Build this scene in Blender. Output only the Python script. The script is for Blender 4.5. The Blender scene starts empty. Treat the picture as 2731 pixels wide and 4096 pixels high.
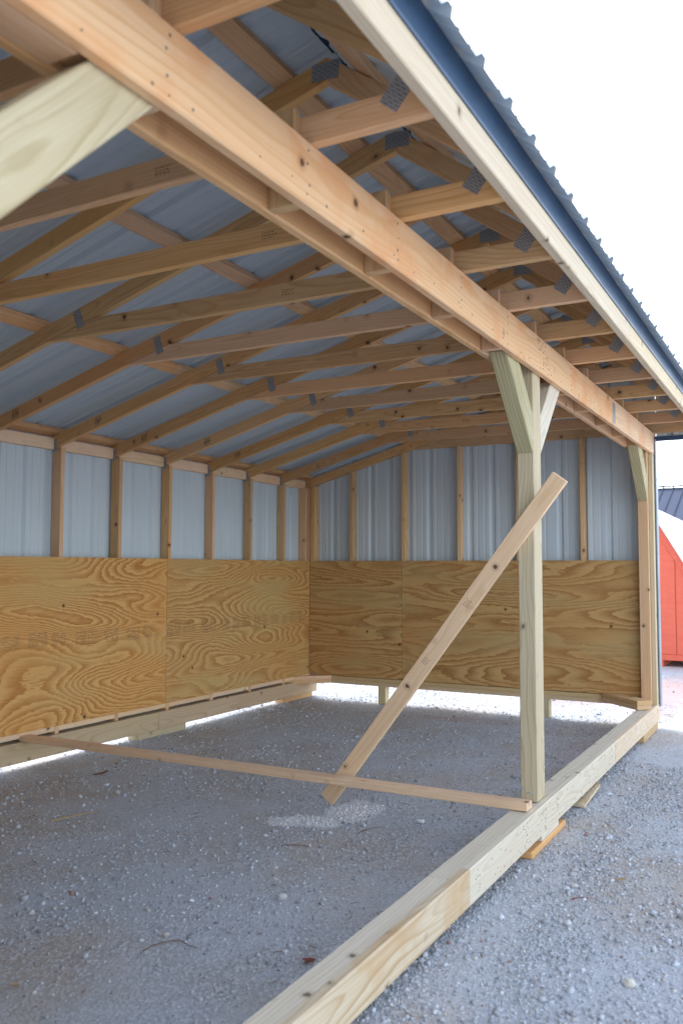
import bpy, bmesh, math, random
import numpy as np
from mathutils import Vector, Matrix

random.seed(7)
rng = np.random.default_rng(11)
scene = bpy.context.scene
C = scene.collection
G = 0.27                      # height of the plywood's lower edge above the gravel

# ------------------------------------------------------------------ camera
YAW, PITCH, ROLL, F_PX = 0.4976, 0.0643, 0.0024, 3469.34
cam = bpy.data.cameras.new('camera')
cam_o = bpy.data.objects.new('camera', cam)
C.objects.link(cam_o)
cam.sensor_fit = 'HORIZONTAL'
cam.sensor_width = 24.0
cam.lens = F_PX / 2731.0 * 24.0
cam.clip_start = 0.05
cam.clip_end = 2000.0
fwd = Vector((-math.sin(YAW) * math.cos(PITCH), math.cos(YAW) * math.cos(PITCH), math.sin(PITCH)))
rgt = Vector((math.cos(YAW), math.sin(YAW), 0))
up = rgt.cross(fwd)
r2 = math.cos(ROLL) * rgt + math.sin(ROLL) * up
u2 = -math.sin(ROLL) * rgt + math.cos(ROLL) * up
M = Matrix((r2, u2, -fwd)).transposed().to_4x4()
M.translation = Vector((4.8295, -8.1647, 1.1448 + G))
cam_o.matrix_world = M
cam.dof.use_dof = True
cam.dof.focus_distance = 6.2
cam.dof.aperture_fstop = 2.8
scene.camera = cam_o

# ------------------------------------------------------------------ light
SUN_EL, SUN_AZ = math.radians(46), math.radians(-45)      # azimuth from +Y towards +X : veiled sun high behind the shed
world = bpy.data.worlds.new('World')
scene.world = world
world.use_nodes = True
wn, wl = world.node_tree.nodes, world.node_tree.links
wn.clear()
sky = wn.new('ShaderNodeTexSky')
sky.sky_type = 'NISHITA'
sky.sun_disc = False
sky.sun_elevation = SUN_EL
sky.sun_rotation = SUN_AZ
sky.air_density = 1.0
sky.dust_density = 1.5
sky.ozone_density = 1.0
hs = wn.new('ShaderNodeHueSaturation')
hs.inputs['Saturation'].default_value = 0.5
bg = wn.new('ShaderNodeBackground')
bg.inputs['Strength'].default_value = 0.15
wo = wn.new('ShaderNodeOutputWorld')
wl.new(sky.outputs[0], hs.inputs['Color'])
wl.new(hs.outputs[0], bg.inputs['Color'])
wl.new(bg.outputs[0], wo.inputs['Surface'])

sun = bpy.data.lights.new('sun', 'SUN')
sun.energy = 0.5
sun.angle = math.radians(20)
sun.color = (1.0, 0.95, 0.88)
sun_o = bpy.data.objects.new('sun', sun)
C.objects.link(sun_o)
to_sun = Vector((math.sin(SUN_AZ) * math.cos(SUN_EL), math.cos(SUN_AZ) * math.cos(SUN_EL), math.sin(SUN_EL)))
sun_o.rotation_euler = to_sun.to_track_quat('Z', 'Y').to_euler()
sun_o.location = to_sun * 30

scene.view_settings.view_transform = 'Standard'
scene.view_settings.look = 'None'
scene.view_settings.gamma = 1.0
scene.view_settings.use_curve_mapping = False
scene.view_settings.exposure = 2.15
scene.cycles.max_bounces = 6
scene.cycles.diffuse_bounces = 5
scene.cycles.glossy_bounces = 2


# ------------------------------------------------------------------ materials
def nt(name):
    m = bpy.data.materials.new(name)
    m.use_nodes = True
    n, l = m.node_tree.nodes, m.node_tree.links
    n.clear()
    out = n.new('ShaderNodeOutputMaterial')
    p = n.new('ShaderNodeBsdfPrincipled')
    l.new(p.outputs[0], out.inputs[0])
    return m, n, l, p


class NB:
    """small helper to wire nodes"""
    def __init__(s, n, l):
        s.n, s.l = n, l

    def _set(s, sock, v):
        if isinstance(v, bpy.types.NodeSocket):
            s.l.new(v, sock)
        elif v is not None:
            sock.default_value = v

    def math(s, op, a, b=None, c=None, clamp=False):
        x = s.n.new('ShaderNodeMath'); x.operation = op; x.use_clamp = clamp
        s._set(x.inputs[0], a)
        if b is not None: s._set(x.inputs[1], b)
        if c is not None: s._set(x.inputs[2], c)
        return x.outputs[0]

    def vmath(s, op, a, b=None):
        x = s.n.new('ShaderNodeVectorMath'); x.operation = op
        s._set(x.inputs[0], a)
        if b is not None: s._set(x.inputs[1], b)
        return x.outputs[0] if op not in ('LENGTH', 'DISTANCE') else x.outputs['Value']

    def noise(s, vec, scale=5, detail=3, rough=0.5, dist=0.0, out='Fac'):
        x = s.n.new('ShaderNodeTexNoise')
        s._set(x.inputs['Vector'], vec); s._set(x.inputs['Scale'], scale)
        x.inputs['Detail'].default_value = detail; x.inputs['Roughness'].default_value = rough
        x.inputs['Distortion'].default_value = dist
        return x.outputs[out]

    def ramp(s, fac, stops):
        x = s.n.new('ShaderNodeValToRGB')
        e = x.color_ramp.elements
        while len(e) < len(stops): e.new(0.5)
        for i, (p, c) in enumerate(stops):
            e[i].position = p
            e[i].color = (c, c, c, 1) if isinstance(c, (int, float)) else (*c, 1)
        s._set(x.inputs[0], fac)
        return x.outputs[0]

    def mix(s, fac, a, b, mode='MIX'):
        x = s.n.new('ShaderNodeMix'); x.data_type = 'RGBA'; x.blend_type = mode
        s._set(x.inputs[0], fac)
        s._set(x.inputs[6], (*a, 1) if isinstance(a, tuple) else a)
        s._set(x.inputs[7], (*b, 1) if isinstance(b, tuple) else b)
        return x.outputs[2]

    def coord(s, kind='Object'):
        return s.n.new('ShaderNodeTexCoord').outputs[kind]

    def rand(s):
        return s.n.new('ShaderNodeObjectInfo').outputs['Random']

    def sep(s, v):
        x = s.n.new('ShaderNodeSeparateXYZ'); s._set(x.inputs[0], v); return x.outputs

    def comb(s, a, b, c):
        x = s.n.new('ShaderNodeCombineXYZ')
        for i, v in enumerate((a, b, c)): s._set(x.inputs[i], v)
        return x.outputs[0]

    def bump(s, h, strength=0.3, dist=0.01):
        x = s.n.new('ShaderNodeBump')
        x.inputs['Strength'].default_value = strength; x.inputs['Distance'].default_value = dist
        s._set(x.inputs['Height'], h)
        return x.outputs[0]


def wood_mat(name, light, dark, tint, knot=(0.10, 0.045, 0.02), spacing=0.011, contrast=0.75, knots=0.085, vary=0.35, blotch=None):
    m, n, l, p = nt(name)
    b = NB(n, l)
    co = b.coord(); rnd = b.rand()
    r1 = b.math('MULTIPLY', rnd, 61.7)
    r2_ = b.math('FRACT', b.math('MULTIPLY', rnd, 17.31))
    r3 = b.math('FRACT', b.math('MULTIPLY', rnd, 43.77))
    off = b.comb(r1, b.math('MULTIPLY', rnd, 23.1), b.math('MULTIPLY', rnd, 37.9))
    v = b.vmath('ADD', co, off)
    # growth rings round a pith that lies off the board and wanders along it
    s = b.sep(co)
    wob = b.noise(b.vmath('MULTIPLY', v, (0.75, 3.0, 3.0)), 1.0, 2, 0.5, out='Color')
    w = b.sep(b.vmath('MULTIPLY', b.vmath('SUBTRACT', wob, (0.5, 0.5, 0.5)), (0.0, 0.16, 0.16)))
    py = b.math('ADD', b.math('ADD', s[1], b.math('MULTIPLY_ADD', r2_, 0.10, 0.015)), w[1])
    pz = b.math('ADD', b.math('ADD', s[2], b.math('MULTIPLY_ADD', r3, 0.09, -0.045)), w[2])
    r = b.math('SQRT', b.math('ADD', b.math('MULTIPLY', py, py), b.math('MULTIPLY', pz, pz)))
    fine = b.noise(b.vmath('MULTIPLY', v, (6, 40, 40)), 1.0, 2)
    r = b.math('ADD', r, b.math('MULTIPLY', fine, 0.004))
    saw = b.math('FRACT', b.math('DIVIDE', r, spacing))
    ring = b.ramp(saw, [(0.0, 0.0), (0.55, 0.22), (0.86, 1.0), (1.0, 0.0)])
    streak = b.noise(b.vmath('MULTIPLY', v, (2.2, 120, 120)), 1.0, 3, 0.6)
    big = b.noise(b.vmath('MULTIPLY', v, (1.4, 9, 9)), 1.0, 2)
    base = b.mix(b.math('MULTIPLY', ring, contrast), light, dark)
    base = b.mix(b.ramp(big, [(0.35, 0.0), (0.72, 0.75)]), base, tint)
    base = b.mix(b.ramp(streak, [(0.38, 0.0), (0.8, 0.5)]), base, dark)
    if blotch:
        bl = b.noise(v, 3.1, 3, 0.6)
        base = b.mix(b.ramp(bl, [(0.5, 0.0), (0.68, 0.8)]), base, blotch)
    # knots
    vo = n.new('ShaderNodeTexVoronoi'); vo.feature = 'F1'; vo.inputs['Scale'].default_value = 6.0
    l.new(b.vmath('ADD', v, b.vmath('MULTIPLY', b.noise(v, 25, 2, out='Color'), (0.02, 0.02, 0.02))), vo.inputs['Vector'])
    kn = b.ramp(vo.outputs['Distance'], [(0.0, 1.0), (knots * 0.75, 0.9), (knots, 0.28), (knots * 2.2, 0.0)])
    base = b.mix(kn, base, knot)
    val = b.math('MULTIPLY_ADD', b.math('FRACT', b.math('MULTIPLY', rnd, 7.7)), vary, 1.0 - vary * 0.5)
    h = n.new('ShaderNodeHueSaturation')
    l.new(base, h.inputs['Color']); l.new(val, h.inputs['Value'])
    l.new(b.math('MULTIPLY_ADD', r2_, 0.013, 0.4885), h.inputs['Hue'])
    l.new(b.math('MULTIPLY_ADD', r3, 0.2, 0.92), h.inputs['Saturation'])
    l.new(h.outputs[0], p.inputs['Base Color'])
    p.inputs['Roughness'].default_value = 0.72
    p.inputs['Specular IOR Level'].default_value = 0.25
    l.new(b.bump(streak, 0.35, 0.002), p.inputs['Normal'])
    return m


def ply_mat(name, light, dark, mid, green, freq=11.0, sx=0.55, sz=2.3, hard=0.5):
    m, n, l, p = nt(name)
    b = NB(n, l)
    co = b.coord(); rnd = b.rand()
    off = b.comb(b.math('MULTIPLY', rnd, 91.0), 0.0, b.math('MULTIPLY', rnd, 47.0))
    v = b.vmath('ADD', co, off)
    warp = b.vmath('MULTIPLY', b.vmath('SUBTRACT', b.noise(b.vmath('MULTIPLY', v, (3.2, 1, 6.5)), 1.0, 3, 0.6, out='Color'), (0.5, 0.5, 0.5)), (0.12, 0, 0.055))
    vw = b.vmath('ADD', v, warp)
    f = b.noise(b.vmath('MULTIPLY', vw, (sx, 1.0, sz)), 1.0, 1.2, 0.4)
    jag = b.noise(b.vmath('MULTIPLY', v, (11, 1, 90)), 1.0, 2)
    q = b.math('MULTIPLY_ADD', f, freq, b.math('MULTIPLY', jag, 0.75))
    saw = b.math('FRACT', q)
    ring = b.ramp(saw, [(0.0, 0.0), (0.30, 0.10), (hard, 0.45), (0.90, 1.0), (0.97, 0.85), (1.0, 0.0)])
    big = b.noise(b.vmath('MULTIPLY', v, (0.9, 1, 1.6)), 1.0, 3)
    grain = b.noise(b.vmath('MULTIPLY', v, (5, 1, 160)), 1.0, 3, 0.65)
    col = b.mix(ring, light, dark)
    col = b.mix(b.ramp(big, [(0.38, 0.0), (0.68, 0.6)]), col, mid)
    gr = b.noise(b.vmath('MULTIPLY', b.vmath('ADD', v, (13, 5, 7)), (0.8, 1, 3.4)), 1.0, 3)
    col = b.mix(b.ramp(gr, [(0.50, 0.0), (0.66, 0.62)]), col, green)
    col = b.mix(b.ramp(grain, [(0.45, 0.0), (0.85, 0.35)]), col, dark)
    vo = n.new('ShaderNodeTexVoronoi'); vo.feature = 'F1'; vo.inputs['Scale'].default_value = 1.25
    vo.voronoi_dimensions = '2D'
    sp = b.sep(v)
    l.new(b.comb(sp[0], sp[2], 0.0), vo.inputs['Vector'])
    kn = b.ramp(vo.outputs['Distance'], [(0.0, 1.0), (0.010, 0.9), (0.016, 0.3), (0.03, 0.0)])
    col = b.mix(kn, col, (0.05, 0.022, 0.012))
    l.new(col, p.inputs['Base Color'])
    p.inputs['Roughness'].default_value = 0.68
    p.inputs['Specular IOR Level'].default_value = 0.3
    l.new(b.bump(grain, 0.15, 0.002), p.inputs['Normal'])
    return m


def metal_mat(name, col, metallic=0.35, rough=0.38, mott=0.12):
    m, n, l, p = nt(name)
    b = NB(n, l)
    co = b.coord()
    a = b.noise(co, 2.3, 3, 0.55)
    c2 = tuple(x * (1 - mott * 2) for x in col)
    l.new(b.mix(b.ramp(a, [(0.3, 0.0), (0.75, 1.0)]), col, c2), p.inputs['Base Color'])
    p.inputs['Metallic'].default_value = metallic
    l.new(b.math('MULTIPLY_ADD', a, 0.22, rough - 0.1), p.inputs['Roughness'])
    return m


def flat_mat(name, col, rough=0.7, var=0.15, scale=30, metallic=0.0):
    m, n, l, p = nt(name)
    b = NB(n, l)
    a = b.noise(b.coord(), scale, 3)
    l.new(b.mix(a, tuple(x * (1 - var) for x in col), tuple(min(1, x * (1 + var)) for x in col)), p.inputs['Base Color'])
    p.inputs['Roughness'].default_value = rough
    p.inputs['Metallic'].default_value = metallic
    return m


MT = {}
MT['pine'] = wood_mat('pine_lumber', (0.71, 0.495, 0.285), (0.52, 0.305, 0.14), (0.66, 0.42, 0.22), vary=0.28)
MT['pine_pale'] = wood_mat('pale_pine_lumber', (0.84, 0.64, 0.43), (0.66, 0.44, 0.25), (0.79, 0.57, 0.37), contrast=0.7, vary=0.1)
MT['truss'] = wood_mat('truss_lumber', (0.70, 0.475, 0.255), (0.48, 0.27, 0.11), (0.64, 0.38, 0.175), vary=0.36)
MT['beam'] = wood_mat('beam_lumber', (0.82, 0.62, 0.395), (0.70, 0.45, 0.24), (0.79, 0.53, 0.305), spacing=0.02, contrast=0.9, vary=0.06, knots=0.09, blotch=(0.75, 0.42, 0.21))
MT['treated'] = wood_mat('treated_lumber', (0.59, 0.51, 0.335), (0.40, 0.31, 0.155), (0.55, 0.475, 0.32), knot=(0.13, 0.09, 0.045), spacing=0.012, contrast=0.85, vary=0.12)
MT['treated_pale'] = wood_mat('pale_treated_lumber', (0.69, 0.64, 0.53), (0.50, 0.41, 0.28), (0.66, 0.615, 0.51), knot=(0.15, 0.11, 0.06), spacing=0.014, contrast=0.7, vary=0.08)
MT['treated_green'] = wood_mat('green_treated_lumber', (0.49, 0.445, 0.275), (0.30, 0.25, 0.13), (0.45, 0.425, 0.275), knot=(0.08, 0.07, 0.03), spacing=0.014, contrast=0.9, vary=0.08)
MT['rough'] = wood_mat('rough_treated_lumber', (0.68, 0.60, 0.44), (0.46, 0.33, 0.18), (0.64, 0.57, 0.43), knot=(0.10, 0.06, 0.03), spacing=0.016, contrast=0.95, vary=0.05, blotch=(0.54, 0.38, 0.20))
MT['fascia'] = wood_mat('fascia_lumber', (0.70, 0.625, 0.46), (0.52, 0.40, 0.22), (0.66, 0.55, 0.38), knot=(0.16, 0.10, 0.05), spacing=0.016, contrast=0.6, vary=0.05)
MT['sill_warm'] = wood_mat('warm_treated_lumber', (0.70, 0.60, 0.45), (0.54, 0.40, 0.25), (0.67, 0.54, 0.40), knot=(0.18, 0.11, 0.06), spacing=0.014, contrast=0.6, vary=0.06)
MT['weathered'] = wood_mat('damp_treated_lumber', (0.62, 0.475, 0.285), (0.42, 0.28, 0.14), (0.55, 0.41, 0.24), contrast=0.8, vary=0.15)
MT['ply_mid'] = ply_mat('plywood_tan', (0.64, 0.40, 0.155), (0.36, 0.16, 0.042), (0.55, 0.29, 0.092), (0.51, 0.375, 0.155), freq=30.0, sx=0.55, sz=3.0, hard=0.5)
MT['ply'] = ply_mat('plywood_warm', (0.70, 0.41, 0.145), (0.43, 0.165, 0.036), (0.64, 0.305, 0.082), (0.57, 0.375, 0.14), freq=34.0, sx=0.62, sz=2.5)
MT['ply_olive'] = ply_mat('plywood_olive', (0.58, 0.375, 0.155), (0.31, 0.14, 0.042), (0.49, 0.26, 0.088), (0.46, 0.345, 0.155), freq=20.0, sx=0.45, sz=3.4, hard=0.55)
MT['sheet'] = metal_mat('wall_sheet', (0.575, 0.655, 0.71), 0.0, 0.52, 0.02)
MT['roof_sheet'] = metal_mat('roof_sheet', (0.44, 0.525, 0.60), 0.0, 0.5, 0.02)
MT['eave_sheet'] = metal_mat('eave_sheet', (0.66, 0.76, 0.82), 0.1, 0.45, 0.03)
MT['trim'] = metal_mat('blue_trim', (0.030, 0.075, 0.150), 0.1, 0.42, 0.15)
MT['trim_pale'] = metal_mat('pale_trim', (0.25, 0.30, 0.38), 0.3, 0.35, 0.1)
MT['galv'] = flat_mat('galvanised', (0.55, 0.57, 0.60), 0.4, 0.2, 60, 0.6)
MT['nail'] = flat_mat('nail_steel', (0.17, 0.14, 0.12), 0.5, 0.3, 60, 0.4)
MT['ink'] = flat_mat('ink', (0.055, 0.045, 0.04), 0.8, 0.2, 80)
MT['ink_soft'] = flat_mat('faded_ink', (0.21, 0.12, 0.055), 0.8, 0.2, 80)


def plate_mat():
    m, n, l, p = nt('connector_plate')
    b = NB(n, l)
    co = b.coord()
    br = n.new('ShaderNodeTexBrick')
    br.inputs['Scale'].default_value = 1.0
    br.inputs['Brick Width'].default_value = 0.026; br.inputs['Row Height'].default_value = 0.0095
    br.inputs['Mortar Size'].default_value = 0.0030; br.offset = 0.5
    s = b.sep(co)
    l.new(b.comb(s[0], s[2], 0.0), br.inputs['Vector'])
    br.inputs['Color1'].default_value = (0.11, 0.115, 0.125, 1); br.inputs['Color2'].default_value = (0.22, 0.23, 0.25, 1)
    br.inputs['Mortar'].default_value = (0.42, 0.43, 0.45, 1)
    nz = b.noise(co, 40, 3)
    l.new(b.mix(b.math('MULTIPLY', nz, 0.35), br.outputs[0], (0.26, 0.27, 0.28)), p.inputs['Base Color'])
    p.inputs['Metallic'].default_value = 0.5
    p.inputs['Roughness'].default_value = 0.5
    return m


MT['plate'] = plate_mat()


def ground_mat():
    m, n, l, p = nt('crushed_stone')
    b = NB(n, l)
    co = b.coord()
    a = b.noise(co, 0.9, 4, 0.6)
    c = b.noise(co, 3.3, 4, 0.6)
    f = b.noise(co, 260, 3, 0.7)
    wob = co
    vo = n.new('ShaderNodeTexVoronoi'); vo.inputs['Scale'].default_value = 75; l.new(wob, vo.inputs['Vector'])
    v2 = n.new('ShaderNodeTexVoronoi'); v2.inputs['Scale'].default_value = 170; l.new(wob, v2.inputs['Vector'])
    g = b.sep(vo.outputs['Color'])[0]
    g2 = b.sep(v2.outputs['Color'])[1]
    col = b.mix(b.ramp(a, [(0.43, 0.0), (0.60, 1.0)]), (0.50, 0.54, 0.60), (0.46, 0.405, 0.35))
    col = b.mix(b.ramp(c, [(0.45, 0.0), (0.75, 0.5)]), col, (0.58, 0.63, 0.70))
    loose = b.ramp(b.noise(b.vmath('MULTIPLY', co, (3.4, 0.9, 1.0)), 1.2, 4, 0.65), [(0.38, 0.25), (0.6, 1.0)])
    col = b.mix(b.math('MULTIPLY', b.ramp(g2, [(0.4, 0.0), (0.95, 0.6)]), loose), col, (0.27, 0.28, 0.30))
    col = b.mix(b.math('MULTIPLY', b.ramp(g, [(0.5, 0.0), (0.95, 0.85)]), loose), col, (0.70, 0.73, 0.77))
    col = b.mix(b.math('MULTIPLY', b.ramp(vo.outputs['Distance'], [(0.4, 0.0), (0.8, 0.5)]), loose), col, (0.22, 0.23, 0.25))
    col = b.mix(b.math('MULTIPLY', f, 0.35), col, (0.32, 0.33, 0.35))
    # red clay tracked over the stone past the far corner
    s = b.sep(co)
    for cx, cy, rx, ry, amt in ((3.35, 2.2, 0.5, 1.9, 0.55), (2.5, 1.15, 0.55, 0.45, 0.5), (2.0, -0.45, 0.5, 0.16, 0.3), (3.3, -1.3, 0.35, 0.5, 0.18)):
        dx = b.math('DIVIDE', b.math('SUBTRACT', s[0], cx), rx)
        dy = b.math('DIVIDE', b.math('SUBTRACT', s[1], cy), ry)
        d = b.math('ADD', b.math('MULTIPLY', dx, dx), b.math('MULTIPLY', dy, dy))
        d = b.math('ADD', d, b.math('MULTIPLY_ADD', c, 1.6, -0.8))
        col = b.mix(b.ramp(d, [(0.35, amt), (1.0, 0.0)]), col, (0.42, 0.22, 0.19))
    for cx, cy, rx, ry in ((2.29, -3.91, 0.20, 0.10), (2.44, -3.64, 0.14, 0.22)):
        dx = b.math('DIVIDE', b.math('SUBTRACT', s[0], cx), rx)
        dy = b.math('DIVIDE', b.math('SUBTRACT', s[1], cy), ry)
        d = b.math('ADD', b.math('MULTIPLY', dx, dx), b.math('MULTIPLY', dy, dy))
        d = b.math('ADD', d, b.math('MULTIPLY_ADD', b.noise(co, 11, 4, 0.7), 2.2, -1.1))
        col = b.mix(b.ramp(d, [(0.45, 0.8), (1.25, 0.0)]), col, (0.74, 0.76, 0.79))
    l.new(col, p.inputs['Base Color'])
    p.inputs['Roughness'].default_value = 0.95
    p.inputs['Specular IOR Level'].default_value = 0.15
    h = b.math('ADD', b.math('MULTIPLY', vo.outputs['Distance'], 1.0), b.math('MULTIPLY', f, 0.7))
    l.new(b.bump(h, 0.9, 0.0045), p.inputs['Normal'])
    return m


MT['ground'] = ground_mat()


def stone_mat():
    m, n, l, p = nt('gravel_stone')
    b = NB(n, l)
    at = n.new('ShaderNodeAttribute'); at.attribute_name = 'stone_col'
    f = b.noise(b.coord(), 160, 3, 0.6)
    l.new(b.mix(b.math('MULTIPLY', f, 0.5), at.outputs['Color'], (0.36, 0.37, 0.39)), p.inputs['Base Color'])
    p.inputs['Roughness'].default_value = 0.9
    p.inputs['Specular IOR Level'].default_value = 0.2
    return m


MT['stone'] = stone_mat()


# ------------------------------------------------------------------ mesh helpers
def link(name, me, mat, parent=None, mw=None):
    o = bpy.data.objects.new(name, me)
    C.objects.link(o)
    if mat is not None and not me.materials:
        me.materials.append(MT[mat] if isinstance(mat, str) else mat)
    if parent is not None:
        o.parent = parent
    if mw is not None:
        o.matrix_basis = mw
    return o


def empty(name, loc=(0, 0, 0), parent=None):
    o = bpy.data.objects.new(name, None)
    C.objects.link(o)
    o.location = loc
    o.empty_display_size = 0.2
    if parent is not None:
        o.parent = parent
    return o


def tag(o, label, cat=None, group=None, kind=None):
    o['label'] = label
    if cat: o['category'] = cat
    if group: o['group'] = group
    if kind: o['kind'] = kind
    return o


_cache = {}


def prism(name, poly, ext, xdir, mat, parent=None, bev=0.0025):
    """closed prism: planar polygon (3D points) extruded by ext; local X = xdir (the grain), local Y = extrusion."""
    ext = Vector(ext)
    ey = ext.normalized()
    ex = Vector(xdir).normalized()
    ex = ex - ey * ex.dot(ey)
    if ex.length < 1e-3: ex = ey.orthogonal()
    ex.normalize()
    ez = ex.cross(ey)
    pts = [Vector(p) for p in poly]
    c = sum(pts, Vector()) / len(pts) + ext * 0.5
    R = Matrix((ex, ey, ez)).transposed()
    loc = [R.transposed() @ (p - c) for p in pts]
    L = ext.length
    key = (tuple((round(a.x, 4), round(a.y, 4), round(a.z, 4)) for a in loc), round(L, 4), mat if isinstance(mat, str) else mat.name, bev)
    me = _cache.get(key)
    if me is None:
        bm = bmesh.new()
        a = [bm.verts.new(p) for p in loc]
        b_ = [bm.verts.new(p + Vector((0, L, 0))) for p in loc]
        k = len(a)
        bm.faces.new(a)
        bm.faces.new(b_[::-1])
        for i in range(k):
            bm.faces.new((a[(i + 1) % k], a[i], b_[i], b_[(i + 1) % k]))
        bmesh.ops.recalc_face_normals(bm, faces=bm.faces)
        if bev:
            bmesh.ops.bevel(bm, geom=bm.edges[:], offset=bev, segments=1, affect='EDGES', profile=0.5)
        me = bpy.data.meshes.new(name)
        bm.to_mesh(me); bm.free()
        _cache[key] = me
    return link(name, me, mat, parent, Matrix.Translation(c) @ R.to_4x4())


def box(name, lo, hi, mat, parent=None, grain=None, bev=0.0025):
    """axis-aligned box, grain along its longest side unless given"""
    lo, hi = Vector(lo), Vector(hi)
    d = hi - lo
    if grain is None:
        grain = max(range(3), key=lambda i: d[i])
    others = [i for i in range(3) if i != grain]
    t = min(others, key=lambda i: d[i])           # extrude along the thin side
    w = [i for i in others if i != t][0]
    def pt(g, ww):
        v = Vector(lo); v[grain] = g; v[w] = ww; return v
    poly = [pt(lo[grain], lo[w]), pt(hi[grain], lo[w]), pt(hi[grain], hi[w]), pt(lo[grain], hi[w])]
    e = Vector((0, 0, 0)); e[t] = d[t]
    x = Vector((0, 0, 0)); x[grain] = 1
    return prism(name, poly, e, x, mat, parent, bev)


def bar(name, p0, p1, w, t, wdir, mat, parent=None, bev=0.0025):
    """board from p0 to p1 (centre line), w across along wdir, t thick"""
    p0, p1 = Vector(p0), Vector(p1)
    ex = (p1 - p0).normalized()
    wd = Vector(wdir); wd = (wd - ex * wd.dot(ex)).normalized()
    td = ex.cross(wd)
    a = p0 - wd * w / 2 - td * t / 2
    poly = [a, a + (p1 - p0), a + (p1 - p0) + wd * w, a + wd * w]
    return prism(name, poly, td * t, ex, mat, parent, bev)


def quads(name, qs, mat, parent=None):
    """joined loose quads (flat print, nail heads)"""
    vs, fs = [], []
    for q in qs:
        i = len(vs)
        vs += [tuple(p) for p in q]
        fs.append(tuple(range(i, i + len(q))))
    me = bpy.data.meshes.new(name)
    me.from_pydata(vs, [], fs)
    me.update()
    return link(name, me, mat, parent)


def nails(name, pts, normal, parent, mat='nail', r=0.0035):
    """small round heads standing 1 mm proud; pts in the parent's frame"""
    nrm = Vector(normal).normalized()
    a = nrm.orthogonal().normalized(); b = nrm.cross(a)
    qs = []
    for p in pts:
        p = Vector(p)
        rr = r * random.uniform(0.7, 1.25)
        top = [p + nrm * 0.0012 + (a * math.cos(t) + b * math.sin(t)) * rr for t in [k * math.pi / 3 for k in range(6)]]
        bot = [q + (q - p - nrm * 0.0012) * 0.15 - nrm * 0.0014 for q in top]
        qs.append(top)
        for k in range(6):
            qs.append([bot[k], bot[(k + 1) % 6], top[(k + 1) % 6], top[k]])
    o_ = quads(name, qs, mat, parent)
    o_['kind'] = 'stuff'
    return o_


PITCH_R = 0.2286


def rib_profile(width, pitch=PITCH_R, start=0.0):
    """(u, h) points of a ribbed steel panel"""
    pts = [(0.0, 0.0)]
    k = 0
    while True:
        c = start + pitch * (k + 0.5)
        if c - pitch * 0.5 > width: break
        for du, h in ((-0.034, 0.0), (-0.014, 0.019), (0.014, 0.019), (0.034, 0.0),
                      (pitch / 3 - 0.011, 0.0), (pitch / 3 - 0.006, 0.0035), (pitch / 3 + 0.006, 0.0035), (pitch / 3 + 0.011, 0.0),
                      (2 * pitch / 3 - 0.011, 0.0), (2 * pitch / 3 - 0.006, 0.0035), (2 * pitch / 3 + 0.006, 0.0035), (2 * pitch / 3 + 0.011, 0.0)):
            u = c + du
            if pts[-1][0] + 1e-4 < u < width: pts.append((u, h))
        k += 1
    pts.append((width, 0.0))
    return pts


def sheet(name, org, udir, vdir, ndir, width, v0, v1, mat, parent, pitch=PITCH_R, thick=0.0008):
    """ribbed panel: columns run from v0(u) to v1(u) along vdir"""
    org, ud, vd, nd = (Vector(x) for x in (org, udir, vdir, ndir))
    f0 = v0 if callable(v0) else (lambda u: v0)
    f1 = v1 if callable(v1) else (lambda u: v1)
    prof = rib_profile(width, pitch)
    vs, fs = [], []
    n_ = len(prof)
    for lay in (0, thick):
        for u, h in prof:
            vs.append(org + ud * u + vd * f0(u) + nd * (h + lay))
            vs.append(org + ud * u + vd * f1(u) + nd * (h + lay))
    for i in range(n_ - 1):
        a, b_ = 2 * i, 2 * (i + 1)
        fs.append((a, b_, b_ + 1, a + 1))
        a2, b2 = a + 2 * n_, b_ + 2 * n_
        fs.append((a2 + 1, b2 + 1, b2, a2))
        fs.append((a + 1, b_ + 1, b2 + 1, a2 + 1))
        fs.append((b_, a, a2, b2))
    me = bpy.data.meshes.new(name)
    me.from_pydata([tuple(v) for v in vs], [], fs)
    me.update()
    return link(name, me, mat, parent)


# ------------------------------------------------------------------ ground
def ground_h(x, y):
    """gentle rise towards the back of the shed, shallow wheel ruts"""
    t = np.clip((1.6 - x) / 1.5, 0, 1)
    rise = 0.016 * t * t * (3 - 2 * t)
    t2 = np.clip((y + 1.2) / 1.2, 0, 1)
    rise2 = 0.012 * t2 * t2 * (3 - 2 * t2)
    wob = 0.004 * np.sin(x * 3.1 + 0.7 * y) * np.sin(y * 2.3 - x) + 0.003 * np.sin(7.1 * x + 3.3) * np.sin(5.7 * y + 1.1) + 0.0035 * np.sin(26 * x + 1.2 * np.sin(1.3 * y)) * np.clip(np.sin(2.1 * x + 0.4), 0, 1)
    k = np.clip((x - 3.0) / 0.4, 0, 1)
    return (np.maximum(rise, rise2 * (x < 3.4)) + wob * (1 - 0.6 * k))


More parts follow.
